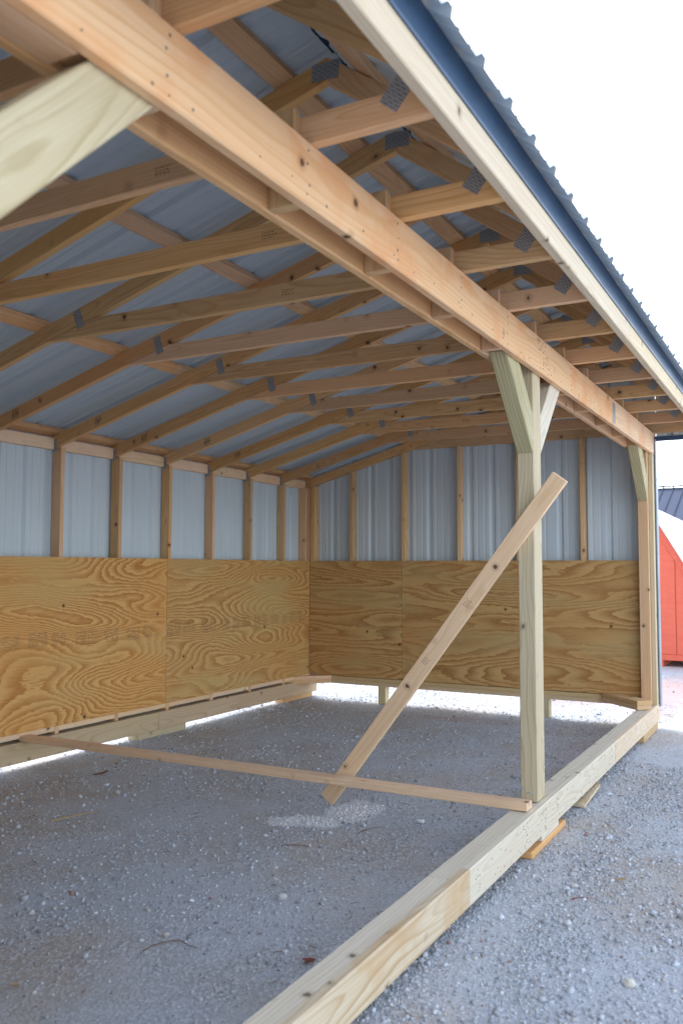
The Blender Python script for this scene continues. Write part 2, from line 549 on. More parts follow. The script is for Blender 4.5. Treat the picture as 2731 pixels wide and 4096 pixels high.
def make_ground():
    xs = np.concatenate([[-400, -120, -40, -15, -6], np.arange(-3.0, 6.01, 0.06), [8, 14, 30, 80, 200, 400]])
    ys = np.concatenate([[-400, -120, -40, -15], np.arange(-9.0, 8.01, 0.06), [10, 14, 24, 60, 160, 500]])
    X, Y = np.meshgrid(xs, ys)
    far = (X < -3) | (X > 6) | (Y < -9) | (Y > 8)
    Z = np.where(far, 0.0, ground_h(X, Y))
    V = np.stack([X, Y, Z], -1).reshape(-1, 3)
    nx, ny = len(xs), len(ys)
    idx = np.arange(nx * ny).reshape(ny, nx)
    Fq = np.stack([idx[:-1, :-1], idx[:-1, 1:], idx[1:, 1:], idx[1:, :-1]], -1).reshape(-1, 4)
    me = bpy.data.meshes.new('ground')
    me.from_pydata(V.tolist(), [], Fq.tolist())
    me.polygons.foreach_set('use_smooth', np.ones(len(me.polygons), bool))
    me.update()
    o = link('ground', me, 'ground')
    tag(o, 'grey crushed stone ground under and around the shed', kind='structure')


make_ground()


# ------------------------------------------------------------------ the shed
shed = empty('run_in_shed', (0, 0, G))
tag(shed, 'open-front timber run-in shed with metal roof, plywood kickboards and exposed trusses', 'shed')

XB, XF = 0.0, 3.588            # back plywood face, front beam outer face
Y0, Y1 = -7.30, 0.105          # near end, far end
SP = 0.6165


def zb(x): return 2.042 + 0.28 * x          # underside of the long rear rafters
def zt(x): return zb(x) + 0.0925            # their top
RX = 3.285                                   # ridge
def zft(x): return zt(RX) - 0.73 * (x - RX)  # top of the short front rafters


# --- skids and sills
for a, b_ in ((-7.3, -4.9), (-4.897, -2.45), (-2.447, 0.17)):
    box('back_skid', (-0.10, a, -0.203), (0.0, b_, -0.062), 'weathered', shed, grain=1, bev=0.004)
sill_out = []
for (a, b_), mt in zip(((-7.3, -4.797), (-4.795, -1.907), (-1.905, 0.10)), ('rough', 'treated_pale', 'sill_warm')):
    sill_out.append(box('sill_face_board', (3.5505, a, -0.205), (XF, b_, -0.059), mt, shed, grain=1, bev=0.004))
for a, b_ in ((-7.3, -4.93), (-4.927, -2.402), (-2.40, 0.06)):
    box('sill_timber', (3.461, a, -0.203), (3.550, b_, -0.063 if b_ > -4.95 else -0.060), 'treated_pale', shed, grain=1, bev=0.004)
pts = []
for _ in range(130):
    y = random.uniform(-4.75, -0.1)
    pts.append((XF, y, random.choice((-0.185, -0.165, -0.13, -0.10, -0.085)) + random.uniform(-0.012, 0.012)))
for _ in range(40):
    y = random.choice((-3.45, -3.68, -4.02, -4.70)) + random.gauss(0, 0.02)
    pts.append((XF, y, random.uniform(-0.19, -0.075)))
nails('nail_heads', pts, (1, 0, 0), shed, r=0.0028)

# --- plywood kickboards
def ply_panel(poly_lo, poly_hi, axis, mat):
    return box('plywood_panel', poly_lo, poly_hi, mat, shed, grain=1 if axis == 'y' else 0, bev=0.0015)

JB = -2.371
back_ply = []
for a, b_ in ((-7.2, -4.812), (-4.809, JB - 0.0015), (JB + 0.0015, -0.001)):
    back_ply.append((ply_panel((-0.012, a, 0.0), (0.0, b_, 1.219), 'y', 'ply_mid' if b_ > -1 else 'ply'), a, b_))
for a, b_ in ((0.001, 1.1025), (1.106, 3.446)):
    ply_panel((a, 0.0, 0.002), (b_, 0.012, 1.219), 'x', 'ply_olive')
ply_panel((0.0, -7.2, 0.0), (2.4, -7.188, 1.219), 'x', 'ply_olive')


def stamp(y0, y1, z0, z1, seed):
    """illegible printed grade stamp: frame, rows of short dashes"""
    rs = random.Random(seed)
    x = 0.0006
    qs = []
    def r(ya, yb, za, zc): qs.append([(x, ya, za), (x, yb, za), (x, yb, zc), (x, ya, zc)])
    w = 0.0022
    if rs.random() < 0.6:
        r(y0, y1, z0, z0 + w); r(y0, y1, z1 - w, z1); r(y0, y0 + w, z0, z1); r(y1 - w, y1, z0, z1)
    vert = rs.random() < 0.45
    if vert:
        y = y0 + 0.008
        while y < y1 - 0.006:
            z = z0 + 0.006
            while z < z1 - 0.008:
                l_ = rs.uniform(0.004, 0.02)
                if rs.random() < 0.8: r(y, y + 0.0035, z, min(z + l_, z1 - 0.004))
                z += l_ + rs.uniform(0.002, 0.006)
            y += 0.011
    else:
        z = z0 + 0.008
        while z < z1 - 0.006:
            y = y0 + 0.008
            while y < y1 - 0.008:
                l_ = rs.uniform(0.004, 0.024)
                if rs.random() < 0.82: r(y, min(y + l_, y1 - 0.005), z, z + 0.0036)
                y += l_ + rs.uniform(0.002, 0.006)
            z += 0.0115
    return qs


STAMPS = [(-4.09, -3.92, .565, .675), (-3.845, -3.68, .582, .68), (-3.65, -3.50, .572, .668), (-3.40, -3.30, .565, .66), (-3.28, -3.18, .566, .66), (-3.115, -2.945, .56, .668),
          (-2.858, -2.70, .556, .672), (-2.66, -2.51, .572, .668), (-2.362, -2.28, .56, .672), (-2.26, -2.19, .56, .67), (-2.148, -2.00, .58, .666), (-1.90, -1.79, .565, .68), (-1.77, -1.69, .565, .68),
          (-1.60, -1.47, .58, .67), (-1.42, -1.31, .566, .68), (-1.26, -1.13, .575, .675), (-1.06, -0.95, .565, .68), (-0.92, -0.84, .565, .68), (-0.76, -0.63, .58, .67), (-0.56, -0.45, .566, .68), (-0.42, -0.30, .57, .675), (-0.22, -0.1, .57, .675)]
for o, a, b_ in back_ply[1:]:
    for i, (s0, s1, za, zc) in enumerate(STAMPS):
        if a < s0 and s1 < b_:
            st = quads('ink_stamp', stamp(s0, s1, za, zc, i), 'ink_soft')
            st.parent = o
            st.matrix_parent_inverse = o.matrix_basis.inverted()

# nail heads along the studs behind the plywood
pp = [(0.0, y + random.uniform(-.006, .006), z + random.uniform(-.03, .03)) for y in [-0.49 - 0.613 * k for k in range(7)] + [JB - 0.015, JB + 0.015] for z in np.arange(0.04, 1.2, 0.19)]
nails('nail_heads', pp, (1, 0, 0), shed, 'galv', r=0.0035)
pp = [(x + random.uniform(-.006, .006), 0.0, z + random.uniform(-.03, .03)) for x in (0.5, 1.09, 1.12, 1.72, 2.33, 2.94, 3.42) for z in np.arange(0.04, 1.2, 0.19)]
nails('nail_heads', pp, (0, -1, 0), shed, 'galv', r=0.0035)

# --- back wall framing
stud_y = [-0.508 - 0.613 * k for k in range(12)]       # near faces
for i, y in enumerate(stud_y):
    if y < -7.25: break
    box('back_stud', (-0.1005, y, -0.060), (-0.0125, y + 0.038, zb(-0.06) - 0.002), 'pine', shed, grain=2)
box('back_stud', (-0.1005, 0.012, -0.060), (-0.0125, 0.05, 2.02), 'pine', shed, grain=2)
box('back_stud', (-0.1005, -0.075, 0.0), (-0.0125, -0.037, 2.012), 'pine', shed, grain=2)
edges = [0.0] + stud_y + [-7.3]
for i in range(len(edges) - 1):
    hi_, lo_ = edges[i], edges[i + 1] + 0.038
    if lo_ > hi_: continue
    if i == 0: hi_ = 0.01
    box('bottom_plate', (-0.060, lo_ + 0.001, -0.0385), (-0.014, hi_ - 0.001, -0.002), 'pine_pale', shed, grain=1)
    box('top_girt', (-0.1005, lo_ + 0.001, 2.010), (-0.0635, hi_ - 0.001, 2.097), 'pine_pale', shed, grain=1)

# --- end wall framing
for x in (0.487, 1.094, 1.705, 2.312, 2.925):
    top = min(zb(x) - 0.003, 2.371)
    box('end_stud', (x, 0.0125, 0.0), (x + 0.038, 0.1005, top), 'pine', shed, grain=2)
box('end_stud', (0.0, 0.0125, 0.0), (0.055, 0.1005, zb(0) - 0.003), 'pine', shed, grain=2)
for k, (za, zc) in enumerate(((-0.0415, -0.003), (-0.082, -0.0425))):
    box('end_bottom_plate', (0.23, 0.0 + 0.002 * k, za), (3.458, 0.10, zc), 'weathered', shed, grain=0)
# doubled flat corner ties
for k, (za, zc) in enumerate(((-0.0405, -0.002), (-0.0800, -0.0415))):
    z_ = (za + zc) / 2
    bar('corner_tie', (0.252, 0.03, z_), (-0.14, -0.362, z_), 0.089, zc - za, (1, -1, 0), 'pine', shed)
    z_ += 0.021
    bar('corner_tie', (3.165, 0.0, z_), (3.530, -0.36, z_), 0.089 * 1.6, zc - za, (1, 1, 0), 'pine', shed)
for x in (0.829, 2.53):
    box('support_leg', (x, 0.004, -0.262), (x + 0.082, 0.095, -0.083), 'treated', shed, grain=2)

# --- steel wall panels
NP = 9
for i in range(NP):
    y = Y1 - 0.004 - i * 0.90
    w = min(0.92, y - Y0)
    if w < 0.1: break
    sheet('wall_sheet', (-0.1035 - 0.0012 * (i % 2), y, 0), (0, -1, 0), (0, 0, 1), (-1, 0, 0), w, -0.18, 2.125, 'sheet', shed)
for i in range(5):
    x = -0.10 + i * 0.90
    w = min(0.92, 3.60 - x)
    if w < 0.03: break
    sheet('wall_sheet', (x, 0.1035 + 0.0012 * (i % 2), 0), (1, 0, 0), (0, 0, 1), (0, 1, 0), w, -0.09,
          (lambda u, x=x: (zt(x + u) + 0.0415) if x + u < RX else zft(x + u) + 0.046), 'sheet', shed)
    sheet('wall_sheet', (x, Y0 - 0.003 - 0.0012 * (i % 2), 0), (1, 0, 0), (0, 0, 1), (0, -1, 0), w, -0.18,
          (lambda u, x=x: (zt(x + u) + 0.0415) if x + u < RX else zft(x + u) + 0.046), 'sheet', shed)
# gable piece past the front beam and the trim along its foot
sheet('gable_sheet', (3.602, 0.1035, 0), (1, 0, 0), (0, 0, 1), (0, 1, 0), 0.36, 2.345, lambda u: zft(3.602 + u) + 0.02, 'sheet', shed)
box('gable_trim', (3.592, 0.085, 2.305), (4.03, 0.125, 2.345), 'trim', shed, bev=0.002)
# corner trim
prism('corner_trim', [(3.590, 0.045, -0.08), (3.603, 0.045, -0.08), (3.603, 0.145, -0.08), (3.590, 0.145, -0.08)], (0, 0, 2.40), (1, 0, 0), 'trim_pale', shed, bev=0.003)
nails('trim_screws', [(3.604, 0.075, z) for z in (0.0, 0.28, 0.62, 0.95, 1.28, 1.6, 1.95, 2.2)], (1, 0, 0), shed, r=0.006)

# --- posts and knee braces
PX0, PX1 = 3.461, 3.550
HB, HT = 2.183, 2.374


def post(y, mat):
    o = box('post', (PX0, y, -0.0595), (PX1, y + 0.14, HT - 0.012), mat, shed, grain=2, bev=0.004)
    return o


def brace(yf, sgn, zlow, mat, x0=PX0 + 0.0005, x1=PX1 - 0.0005):
    """45 degree knee brace leaving the post face at yf towards sgn*y"""
    d = 0.205
    zt_ = HB + 0.02
    poly = [(x0, yf, zlow), (x0, yf, zlow + d), (x0, yf + sgn * (zt_ - zlow - d), zt_), (x0, yf + sgn * (zt_ - zlow), zt_)]
    return prism('knee_brace', poly, (x1 - x0, 0, 0), (0, sgn, 1), mat, shed, bev=0.004)


post(-3.69, 'treated')
post(-7.28, 'treated')
box('post', (PX0, -0.10, -0.0595), (PX1 - 0.001, 0.04, HT - 0.012), 'pine', shed, grain=2, bev=0.004)
box('corner_stud', (PX1 + 0.001, -0.045, -0.0585), (XF - 0.002, 0.044, HB - 0.002), 'treated', shed, grain=2)
brace(-3.691, -1, 1.752, 'treated_green')
brace(-3.549, 1, 1.760, 'treated_pale')
brace(-0.101, -1, 1.744, 'treated_green')
brace(-7.139, 1, 1.745, 'treated')
# nail heads on post and braces
pp = []
for _ in range(8): pp.append((PX1, -3.62 + random.uniform(-.04, .04), random.uniform(1.78, 2.1)))
nails('nail_heads', [(PX1 + 0.0, -3.70 - t, 1.80 + t + random.uniform(0, .12)) for t in np.linspace(0.01, .1, 6)] + [(PX1, -3.53 + t, 1.80 + t + random.uniform(0, .12)) for t in np.linspace(0.01, .1, 6)], (1, 0, 0), shed, 'galv', r=0.004)
nails('nail_heads', [(x, -3.691, z) for x, z in ((3.475, 0.005), (3.482, -0.002), (3.50, -0.015), (3.512, -0.01), (3.52, -0.017))], (0, -1, 0), shed, 'galv', r=0.005)

# --- double header beam with spacer blocks
for a, b_, mt in ((-7.30, -1.742, 'beam'), (-1.740, 0.085, 'beam')):
    box('header_beam', (PX1 + 0.0006, a, HB), (XF, b_, HT - 0.001), mt, shed, grain=1, bev=0.005)
for a, b_ in ((-7.30, -4.252), (-4.25, 0.085)):
    box('header_beam', (3.4225, a, HB + 0.001), (PX0 - 0.0006, b_, HT - 0.001), 'pine', shed, grain=1, bev=0.006)
box('mending_plate', (XF, -1.79, 2.20), (XF + 0.0015, -1.69, 2.345), 'plate', shed, bev=0)
pts = []
for y in [-0.475 - SP * k for k in range(12)]:
    for z in (2.21, 2.25, 2.30, 2.34):
        pts.append((XF, y - 0.06 + random.uniform(-.008, .008), z + random.uniform(-.01, .01)))
for y in (-3.62, -0.05, -7.2):
    for _ in range(22): pts.append((XF, y + random.uniform(-.12, .12), random.uniform(2.195, 2.365)))
for y in np.arange(-7.0, 0, 0.21): pts.append((XF, y + random.uniform(-.05, .05), 2.215 + random.uniform(-.012, .02)))
nails('nail_heads', pts, (1, 0, 0), shed, r=0.0038)

# --- trusses
def truss(far, k, gable=False):
    t = empty('roof_truss', (0, 0, 0), shed)
    near = far - 0.038
    ey = (0, 0.038, 0)
    x0 = -0.1005
    prism('rear_rafter', [(x0, near, zb(x0)), (RX - 0.001, near, zb(RX)), (RX - 0.001, near, zt(RX)), (x0, near, zt(x0))], ey, (1, 0, 0.28), 'truss', t)
    prism('front_rafter', [(RX + 0.001, near, 2.951), (3.955, near, 2.4645), (3.955, near, zft(3.955)), (RX + 0.001, near, zt(RX))], ey, (1, 0, -0.73), 'truss', t)
    prism('bottom_chord', [(1.19, near, HT), (3.955, near, HT), (3.955, near, 2.463), (1.512, near, 2.463)], ey, (1, 0, 0), 'pine' if k % 3 == 0 else 'truss', t)
    if gable: return t
    yp = near - 0.0015
    def plate(cx, cz, w, h, ang):
        ca, sa = math.cos(ang), math.sin(ang)
        pt = lambda u, v: (cx + ca * u - sa * v, yp, cz + sa * u + ca * v)
        prism('connector_plate', [pt(-w / 2, -h / 2), pt(w / 2, -h / 2), pt(w / 2, h / 2), pt(-w / 2, h / 2)], (0, 0.0014, 0), (ca, 0, sa), 'plate', t, bev=0)
    j = lambda s: random.uniform(-s, s)
    plate(RX + j(.01), 3.003 + j(.006), 0.115, 0.068, j(.06))
    plate(3.865 + j(.01), 2.462 + j(.006), 0.066, 0.096, math.radians(-38) + j(.05))
    plate(1.425 + j(.015), 2.468 + j(.005), 0.052, 0.105, math.radians(18) + j(.08))
    plate(-0.058, 2.045 + j(.01), 0.05, 0.10, j(.05))
    # printed hash marks near the rear end
    qs = []
    xs = 0.22 + 0.12 * (k % 2) + j(.03)
    if k in (2, 3, 4, 5, 6, 8):
        for i in range(5):
            x = xs + i * 0.012
            zc = zb(x) + 0.05
            qs.append([(x, near - .0006, zc - .03), (x + .004, near - .0006, zc - .03), (x + .009, near - .0006, zc + .028), (x + .005, near - .0006, zc + .028)])
            if i % 2 == 0: qs.append([(x, near - .0006, zc - .004 + j(.015)), (x + .014, near - .0006, zc - .003), (x + .014, near - .0006, zc + .002), (x, near - .0006, zc + .001)])
    else:
        pass
    if qs: quads('ink_stamp', qs, 'ink', t)
    qs = []
    # small smudged stamp on the chord
    xc = random.choice((3.0, 2.2, 3.3, 2.7))
    for r_ in range(3):
        x = xc
        while x < xc + 0.06:
            l_ = random.uniform(.004, .014)
            qs.append([(x, near - .0006, 2.405 + r_ * .011), (x + l_, near - .0006, 2.405 + r_ * .011), (x + l_, near - .0006, 2.409 + r_ * .011), (x, near - .0006, 2.409 + r_ * .011)])
            x += l_ + .005
    quads('ink_stamp', qs, 'ink_soft', t)
    # upright spacer block held between the header boards
    box('spacer_block', (PX0, near - 0.0385, HB + 0.002), (PX1, near - 0.0005, 2.474), 'pine', t, grain=2)
    return t


for k in range(12):
    truss(-0.475 - SP * k, k)
truss(0.1, 99, gable=True)
box('brace_cap', (PX0 + 0.001, -6.90, HB + 0.024), (PX1 - 0.001, -6.72, HB + 0.062), 'pine', shed, grain=1)
box('brace_cap', (PX0 + 0.001, -7.135, HB + 0.001), (PX1 - 0.001, -6.93, HB + 0.0345), 'pine', shed, grain=1)

# --- purlins and eave boards
th = math.atan(0.28)
for x0, x1, mt in ((-0.10, -0.012, 'pine'), (1.085, 1.174, 'pine'), (2.066, 2.155, 'pine'), (3.05, 3.139, 'pine')):
    segs = ((-7.3, -3.7), (-3.698, 0.1)) if x0 > 0 else ((-7.3, -4.3), (-4.298, 0.1))
    for a, b_ in segs:
        prism('purlin', [(x0, a, zt(x0) + 0.001), (x1, a, zt(x1) + 0.001), (x1 - 0.01, a, zt(x1) + 0.0365), (x0 - 0.01, a, zt(x0) + 0.0365)], (0, b_ - a, 0), (1, 0, 0), mt, shed) if False else \
            bar('purlin', ((x0 + x1) / 2 - 0.005, a, (zt(x0) + zt(x1)) / 2 + 0.0205), ((x0 + x1) / 2 - 0.005, b_, (zt(x0) + zt(x1)) / 2 + 0.0205), 0.089, 0.038, (1, 0, 0.28), mt, shed)
for xc in (3.43, 3.87):
    for a, b_ in ((-7.3, -3.7), (-3.698, 0.1)):
        bar('purlin', (xc + 0.012, a, zft(xc) + 0.021), (xc + 0.012, b_, zft(xc) + 0.021), 0.089, 0.038, (1, 0, -0.73), 'pine', shed)
for a, b_ in ((-7.32, -3.382), (-3.38, 0.13)):
    box('fascia_board', (3.957, a, 2.366), (3.995, b_, 2.470), 'fascia', shed, grain=1, bev=0.004)
# eave trim: a bent steel face with a hemmed lip
for a, b_ in ((-7.34, -2.95), (-2.948, 0.14)):
    prism('eave_trim', [(3.997, a, 2.462), (4.001, a, 2.462), (4.003, a, 2.471), (4.000, a, 2.475), (4.000, a, 2.577), (3.997, a, 2.581)], (0, b_ - a, 0), (1, 0, 0), 'trim', shed, bev=0)

# --- roof panels
nr = Vector((-0.28, 0, 1)).normalized(); vr = Vector((1, 0, 0.28)).normalized()
nf = Vector((0.73, 0, 1)).normalized(); vf = Vector((1, 0, -0.73)).normalized()
xr0 = -0.20
for i in range(9):
    y = 0.16 - i * 0.90
    w = min(0.92, y + 7.42)
    if w < 0.1: break
    lift = 0.0425 + 0.0014 * (i % 2)
    sheet('roof_sheet', (xr0, y, zt(xr0) + lift), (0, -1, 0), vr, nr, w, 0.0, (RX - xr0) * math.sqrt(1 + .28 ** 2) - 0.004, 'roof_sheet', shed)
PF = 0.25
for i in range(8):
    y = 0.16 - i * 1.0
    w = min(1.02, y + 7.42)
    if w < 0.1: break
    lift = 0.0475 + 0.0014 * (i % 2)
    sheet('roof_sheet', (RX, y, zft(RX) + lift), (0, -1, 0), vf, nf, w, 0.004, (4.065 - RX) * math.sqrt(1 + .73 ** 2), 'eave_sheet', shed, pitch=PF)
# ridge cap
prism('ridge_cap', [(RX - 0.16, -7.4, zt(RX) + 0.024), (RX, -7.4, zt(RX) + 0.07), (RX + 0.14, -7.4, zt(RX) - 0.03), (RX, -7.4, zt(RX) + 0.073)], (0, 7.56, 0), (1, 0, 0), 'trim', shed, bev=0)

# ------------------------------------------------------------------ loose timber
def wz(v): return (v[0], v[1], v[2] + G)


o = bar('cross_board', wz((-0.03, -3.842, -0.0395)), wz((3.552, -3.842, -0.0395)), 0.086, 0.038, (0, 1, 0), 'pine_pale')
tag(o, 'long level board laid low across the shed from back wall to front sill', 'board')
o = bar('diagonal_board', wz((2.325, -3.7125, -0.19)), wz((3.695, -3.7125, 1.617)), 0.089, 0.038, (1, 0, -0.75), 'pine_pale')
tag(o, 'slanted knotty pine board nailed across the middle post', 'board')
for u0 in (-0.12, 0.28):
    qs = []
    for r_ in range(4):
        x = u0
        while x < u0 + 0.04:
            l_ = random.uniform(.004, .012)
            z_ = -0.012 + r_ * 0.009
            qs.append([(x, -0.0196, z_), (x + l_, -0.0196, z_), (x + l_, -0.0196, z_ + .003), (x, -0.0196, z_ + .003)])
            x += l_ + .004
    for sgn in (1, -1):
        quads('ink_stamp', [[(a_, b_ * sgn, c_) for a_, b_, c_ in q_] for q_ in qs], 'ink_soft', o) if sgn == 1 else None

# ------------------------------------------------------------------ blocks under the skids
o = bar('support_block', (3.545, -3.935, 0.0165), (3.545, -3.29, 0.0165), 0.092, 0.033, (1, 0, 0), 'truss', bev=0.005)
tag(o, 'short orange-brown board lying on the gravel under the sill by the middle post', 'block')
o = box('support_block', (3.48, -3.745, 0.0335), (3.587, -3.42, 0.0645), 'treated_pale', bev=0.004)
tag(o, 'short pale green block between the sill and the orange-brown board', 'block')
o = box('support_block', (3.47, -0.724, 0.0), (3.585, -0.01, 0.064), 'weathered', grain=1, bev=0.005)
tag(o, 'flat block under the far end of the front sill beside the corner post', 'block')
o = box('support_block', (-0.115, -2.70, 0.006), (-0.004, -2.09, 0.066), 'treated', grain=1, bev=0.004)
tag(o, 'pale block under the back skid below the plywood joint', 'block')
o = box('support_block', (-0.135, -0.47, 0.006), (-0.028, 0.12, 0.066), 'pine', grain=1, bev=0.004)
tag(o, 'reddish block under the back skid at the far inner corner', 'block')
# plywood scrap pushed under the sill
o = prism('plywood_scrap', [(3.47, -2.885, 0.006), (3.605, -2.905, 0.004), (3.60, -2.45, 0.030), (3.45, -2.20, 0.030)], (0, 0.001, 0.016), (0, 1, 0), 'rough', bev=0.001)
tag(o, 'thin plywood offcut poking out from under the front sill', 'offcut')

# ------------------------------------------------------------------ red barn, grey building
MT['red'] = None


def red_mat():
    m, n, l, p = nt('red_siding')
    b = NB(n, l)
    co = b.coord()
    a = b.noise(b.vmath('MULTIPLY', co, (40, 40, 5)), 1.0, 3)
    l.new(b.mix(a, (0.60, 0.095, 0.05), (0.72, 0.14, 0.078)), p.inputs['Base Color'])
    p.inputs['Roughness'].default_value = 0.6
    return m


MT['red'] = red_mat()
MT['white'] = flat_mat('white_metal', (0.78, 0.80, 0.84), 0.45, 0.05, 4)
MT['grey_roof'] = flat_mat('grey_blue_roof', (0.085, 0.10, 0.145), 0.5, 0.08, 2)
MT['grey_roof'].node_tree.nodes['Principled BSDF'].inputs['Specular IOR Level'].default_value = 0.08
MT['grey_roof'].node_tree.nodes['Principled BSDF'].inputs['Roughness'].default_value = 0.9
MT['white_wall'] = flat_mat('white_siding', (0.75, 0.75, 0.74), 0.7, 0.05, 3)

BY = 5.05
barn = empty('red_barn', (2.2, BY, 0))
tag(barn, 'small red wooden barn with white roof standing past the shed corner', 'barn')
# gambrel outline (x from the barn's centre at x = 2.2 , z)
prof = [(-1.35, 0.10), (1.35, 0.10), (1.35, 0.90), (0.55, 2.283), (0.0, 2.52), (-0.55, 2.283), (-1.35, 0.90)]
prism('front_wall', [(x, 0.022, z) for x, z in prof], (0, 2.4, 0), (0, 0, 1), 'red', barn, bev=0)
gx = [-1.35, -1.08, -0.72, -0.30, 0.12, 0.54, 0.885, 1.2, 1.35]
def barn_top(x):
    x = abs(x)
    return 2.52 - x * 0.237 / 0.55 if x < 0.55 else 2.283 - (x - 0.55) * 1.383 / 0.80
for a, b_ in zip(gx[:-1], gx[1:]):
    a_, b2 = a + 0.004, b_ - 0.004
    ps = [(a_, 0.0, 0.19), (b2, 0.0, 0.19), (b2, 0.0, barn_top(b2) - 0.01)]
    for kx in (0.55, 0.0, -0.55):
        if a_ < kx < b2: ps.append((kx, 0.0, barn_top(kx) - 0.01))
    ps.append((a_, 0.0, barn_top(a_) - 0.01))
    prism('siding_board', ps, (0, 0.0215, 0), (0, 0, 1), 'red', barn, bev=0.002)
box('base_trim', (-1.35, -0.012, 0.105), (1.35, 0.02, 0.186), 'red', barn, bev=0.003)
for sx in (-1, 1):
    bar('rake_trim', (sx * 1.31, -0.012, 0.88), (sx * 0.51, -0.012, 2.262), 0.085, 0.022, (sx * 1, 0, 0.58), 'red', barn, bev=0.002)
for x in (0.60, -0.60):
    prism('skid_timber', [(x, -0.02, 0.0), (x + 0.10, -0.02, 0.0), (x + 0.10, -0.02, 0.103), (x, -0.02, 0.103)], (0, 2.4, 0), (1, 0, 0), 'red', barn, bev=0.004)
# white metal gambrel roof with a deep overhang
for sx in (-1, 1):
    prism('upper_roof', [(0, -0.10, 2.525), (sx * 0.555, -0.10, 2.288), (sx * 0.86, -0.10, 2.135), (0, -0.10, 2.585)], (0, 2.75, 0), (1, 0, 0), 'white', barn, bev=0)
    prism('lower_roof', [(sx * 0.556, -0.098, 2.284), (sx * 1.39, -0.098, 0.84), (sx * 1.64, -0.098, 0.80), (sx * 0.93, -0.098, 2.03), (sx * 0.865, -0.098, 2.130)], (0, 2.746, 0), (1, 0, -1.7 * sx), 'white', barn, bev=0)

gb = empty('grey_roofed_building', (0, 26, 0))
tag(gb, 'white building with blue-grey standing seam roof, farthest one behind the barn', 'building')
EA, RG = 2.98, 4.78        # eave and ridge heights
box('wall', (-14, 0.0, 0.0), (9, 8.0, EA - 0.03), 'white_wall', gb, bev=0)
prism('roof', [(-14.3, -0.4, EA - 0.12), (-14.3, -0.4, EA), (-14.3, 4.0, RG), (-14.3, 8.4, EA), (-14.3, 8.4, EA - 0.12), (-14.3, 4.0, RG - 0.12)], (23.6, 0, 0), (1, 0, 0), 'grey_roof', gb, bev=0)
sl = (RG - EA) / 4.4
for i in range(59):
    x = -14.2 + i * 0.40
    prism('roof_seam', [(x, -0.4, EA + 0.001), (x, 4.0, RG + 0.001), (x, 4.0, RG + 0.045), (x, -0.4, EA + 0.045)], (0.035, 0, 0), (0, 1, sl), 'grey_roof', gb, bev=0)
bar('ridge_cap', (-14.3, 3.95, RG + 0.06), (9.3, 3.95, RG + 0.06), 0.35, 0.04, (0, 1, 0), 'grey_roof', gb, bev=0)
box('gutter', (-14.3, -0.52, EA - 0.14), (9.3, -0.405, EA - 0.01), 'white', gb, bev=0)


# ------------------------------------------------------------------ gravel
def ico():
    bm = bmesh.new()
    bmesh.ops.create_icosphere(bm, subdivisions=1, radius=1.0)
    bm.verts.ensure_lookup_table()
    v = np.array([x.co[:] for x in bm.verts]); f = np.array([[q.index for q in fc.verts] for fc in bm.faces])
    bm.free()
    return v, f


IV, IF = ico()


def stones(name, x, y, r, col, label, sink=0.35, flat=(0.5, 0.85)):
    n_ = len(x)
    nv = len(IV)
    V = np.repeat(IV[None], n_, 0)
    V = V * (1 + rng.uniform(-0.42, 0.34, (n_, nv, 1)))
    s = np.stack([rng.uniform(0.8, 1.35, n_), rng.uniform(0.65, 1.0, n_), rng.uniform(*flat, n_)], -1) * r[:, None]
    V = V * s[:, None, :]
    # tilt, then turn
    a = rng.normal(0, 0.35, n_); ca, sa = np.cos(a)[:, None], np.sin(a)[:, None]
    V = np.stack([V[..., 0], V[..., 1] * ca - V[..., 2] * sa, V[..., 1] * sa + V[..., 2] * ca], -1)
    a = rng.uniform(0, 6.283, n_); ca, sa = np.cos(a)[:, None], np.sin(a)[:, None]
    V = np.stack([V[..., 0] * ca - V[..., 1] * sa, V[..., 0] * sa + V[..., 1] * ca, V[..., 2]], -1)
    zc = ground_h(x, y) + s[:, 2] * (1 - 2 * sink) * 1.1
    V = V + np.stack([x, y, zc], -1)[:, None, :]
    Fa = (IF[None] + (np.arange(n_) * nv)[:, None, None]).reshape(-1, 3)
    me = bpy.data.meshes.new(name)
    me.vertices.add(n_ * nv)
    me.vertices.foreach_set('co', V.reshape(-1).astype(np.float32))
    nf_ = len(Fa)
    me.loops.add(nf_ * 3)
    me.loops.foreach_set('vertex_index', Fa.reshape(-1).astype(np.int32))
    me.polygons.add(nf_)
    me.polygons.foreach_set('loop_start', np.arange(0, nf_ * 3, 3, dtype=np.int32))
    me.polygons.foreach_set('loop_total', np.full(nf_, 3, np.int32))
    at = me.color_attributes.new('stone_col', 'FLOAT_COLOR', 'POINT')
    cc = np.concatenate([col, np.ones((n_, 1))], 1)
    at.data.foreach_set('color', np.repeat(cc, nv, 0).reshape(-1).astype(np.float32))
    me.update(calc_edges=True)
    me.validate()
    o_ = link(name, me, 'stone')
    tag(o_, label, kind='stuff')
    return o_


def stone_cols(n_):
    g = np.clip(rng.normal(0.48, 0.125, n_), 0.17, 0.74)
    c = np.stack([g * 0.93, g * 1.0, g * 1.10], -1)
    k = rng.uniform(0, 1, n_)
    c[k < 0.10] *= np.array([1.15, 0.98, 0.82])
    c[k > 0.985] = np.array([0.30, 0.15, 0.12])
    return c


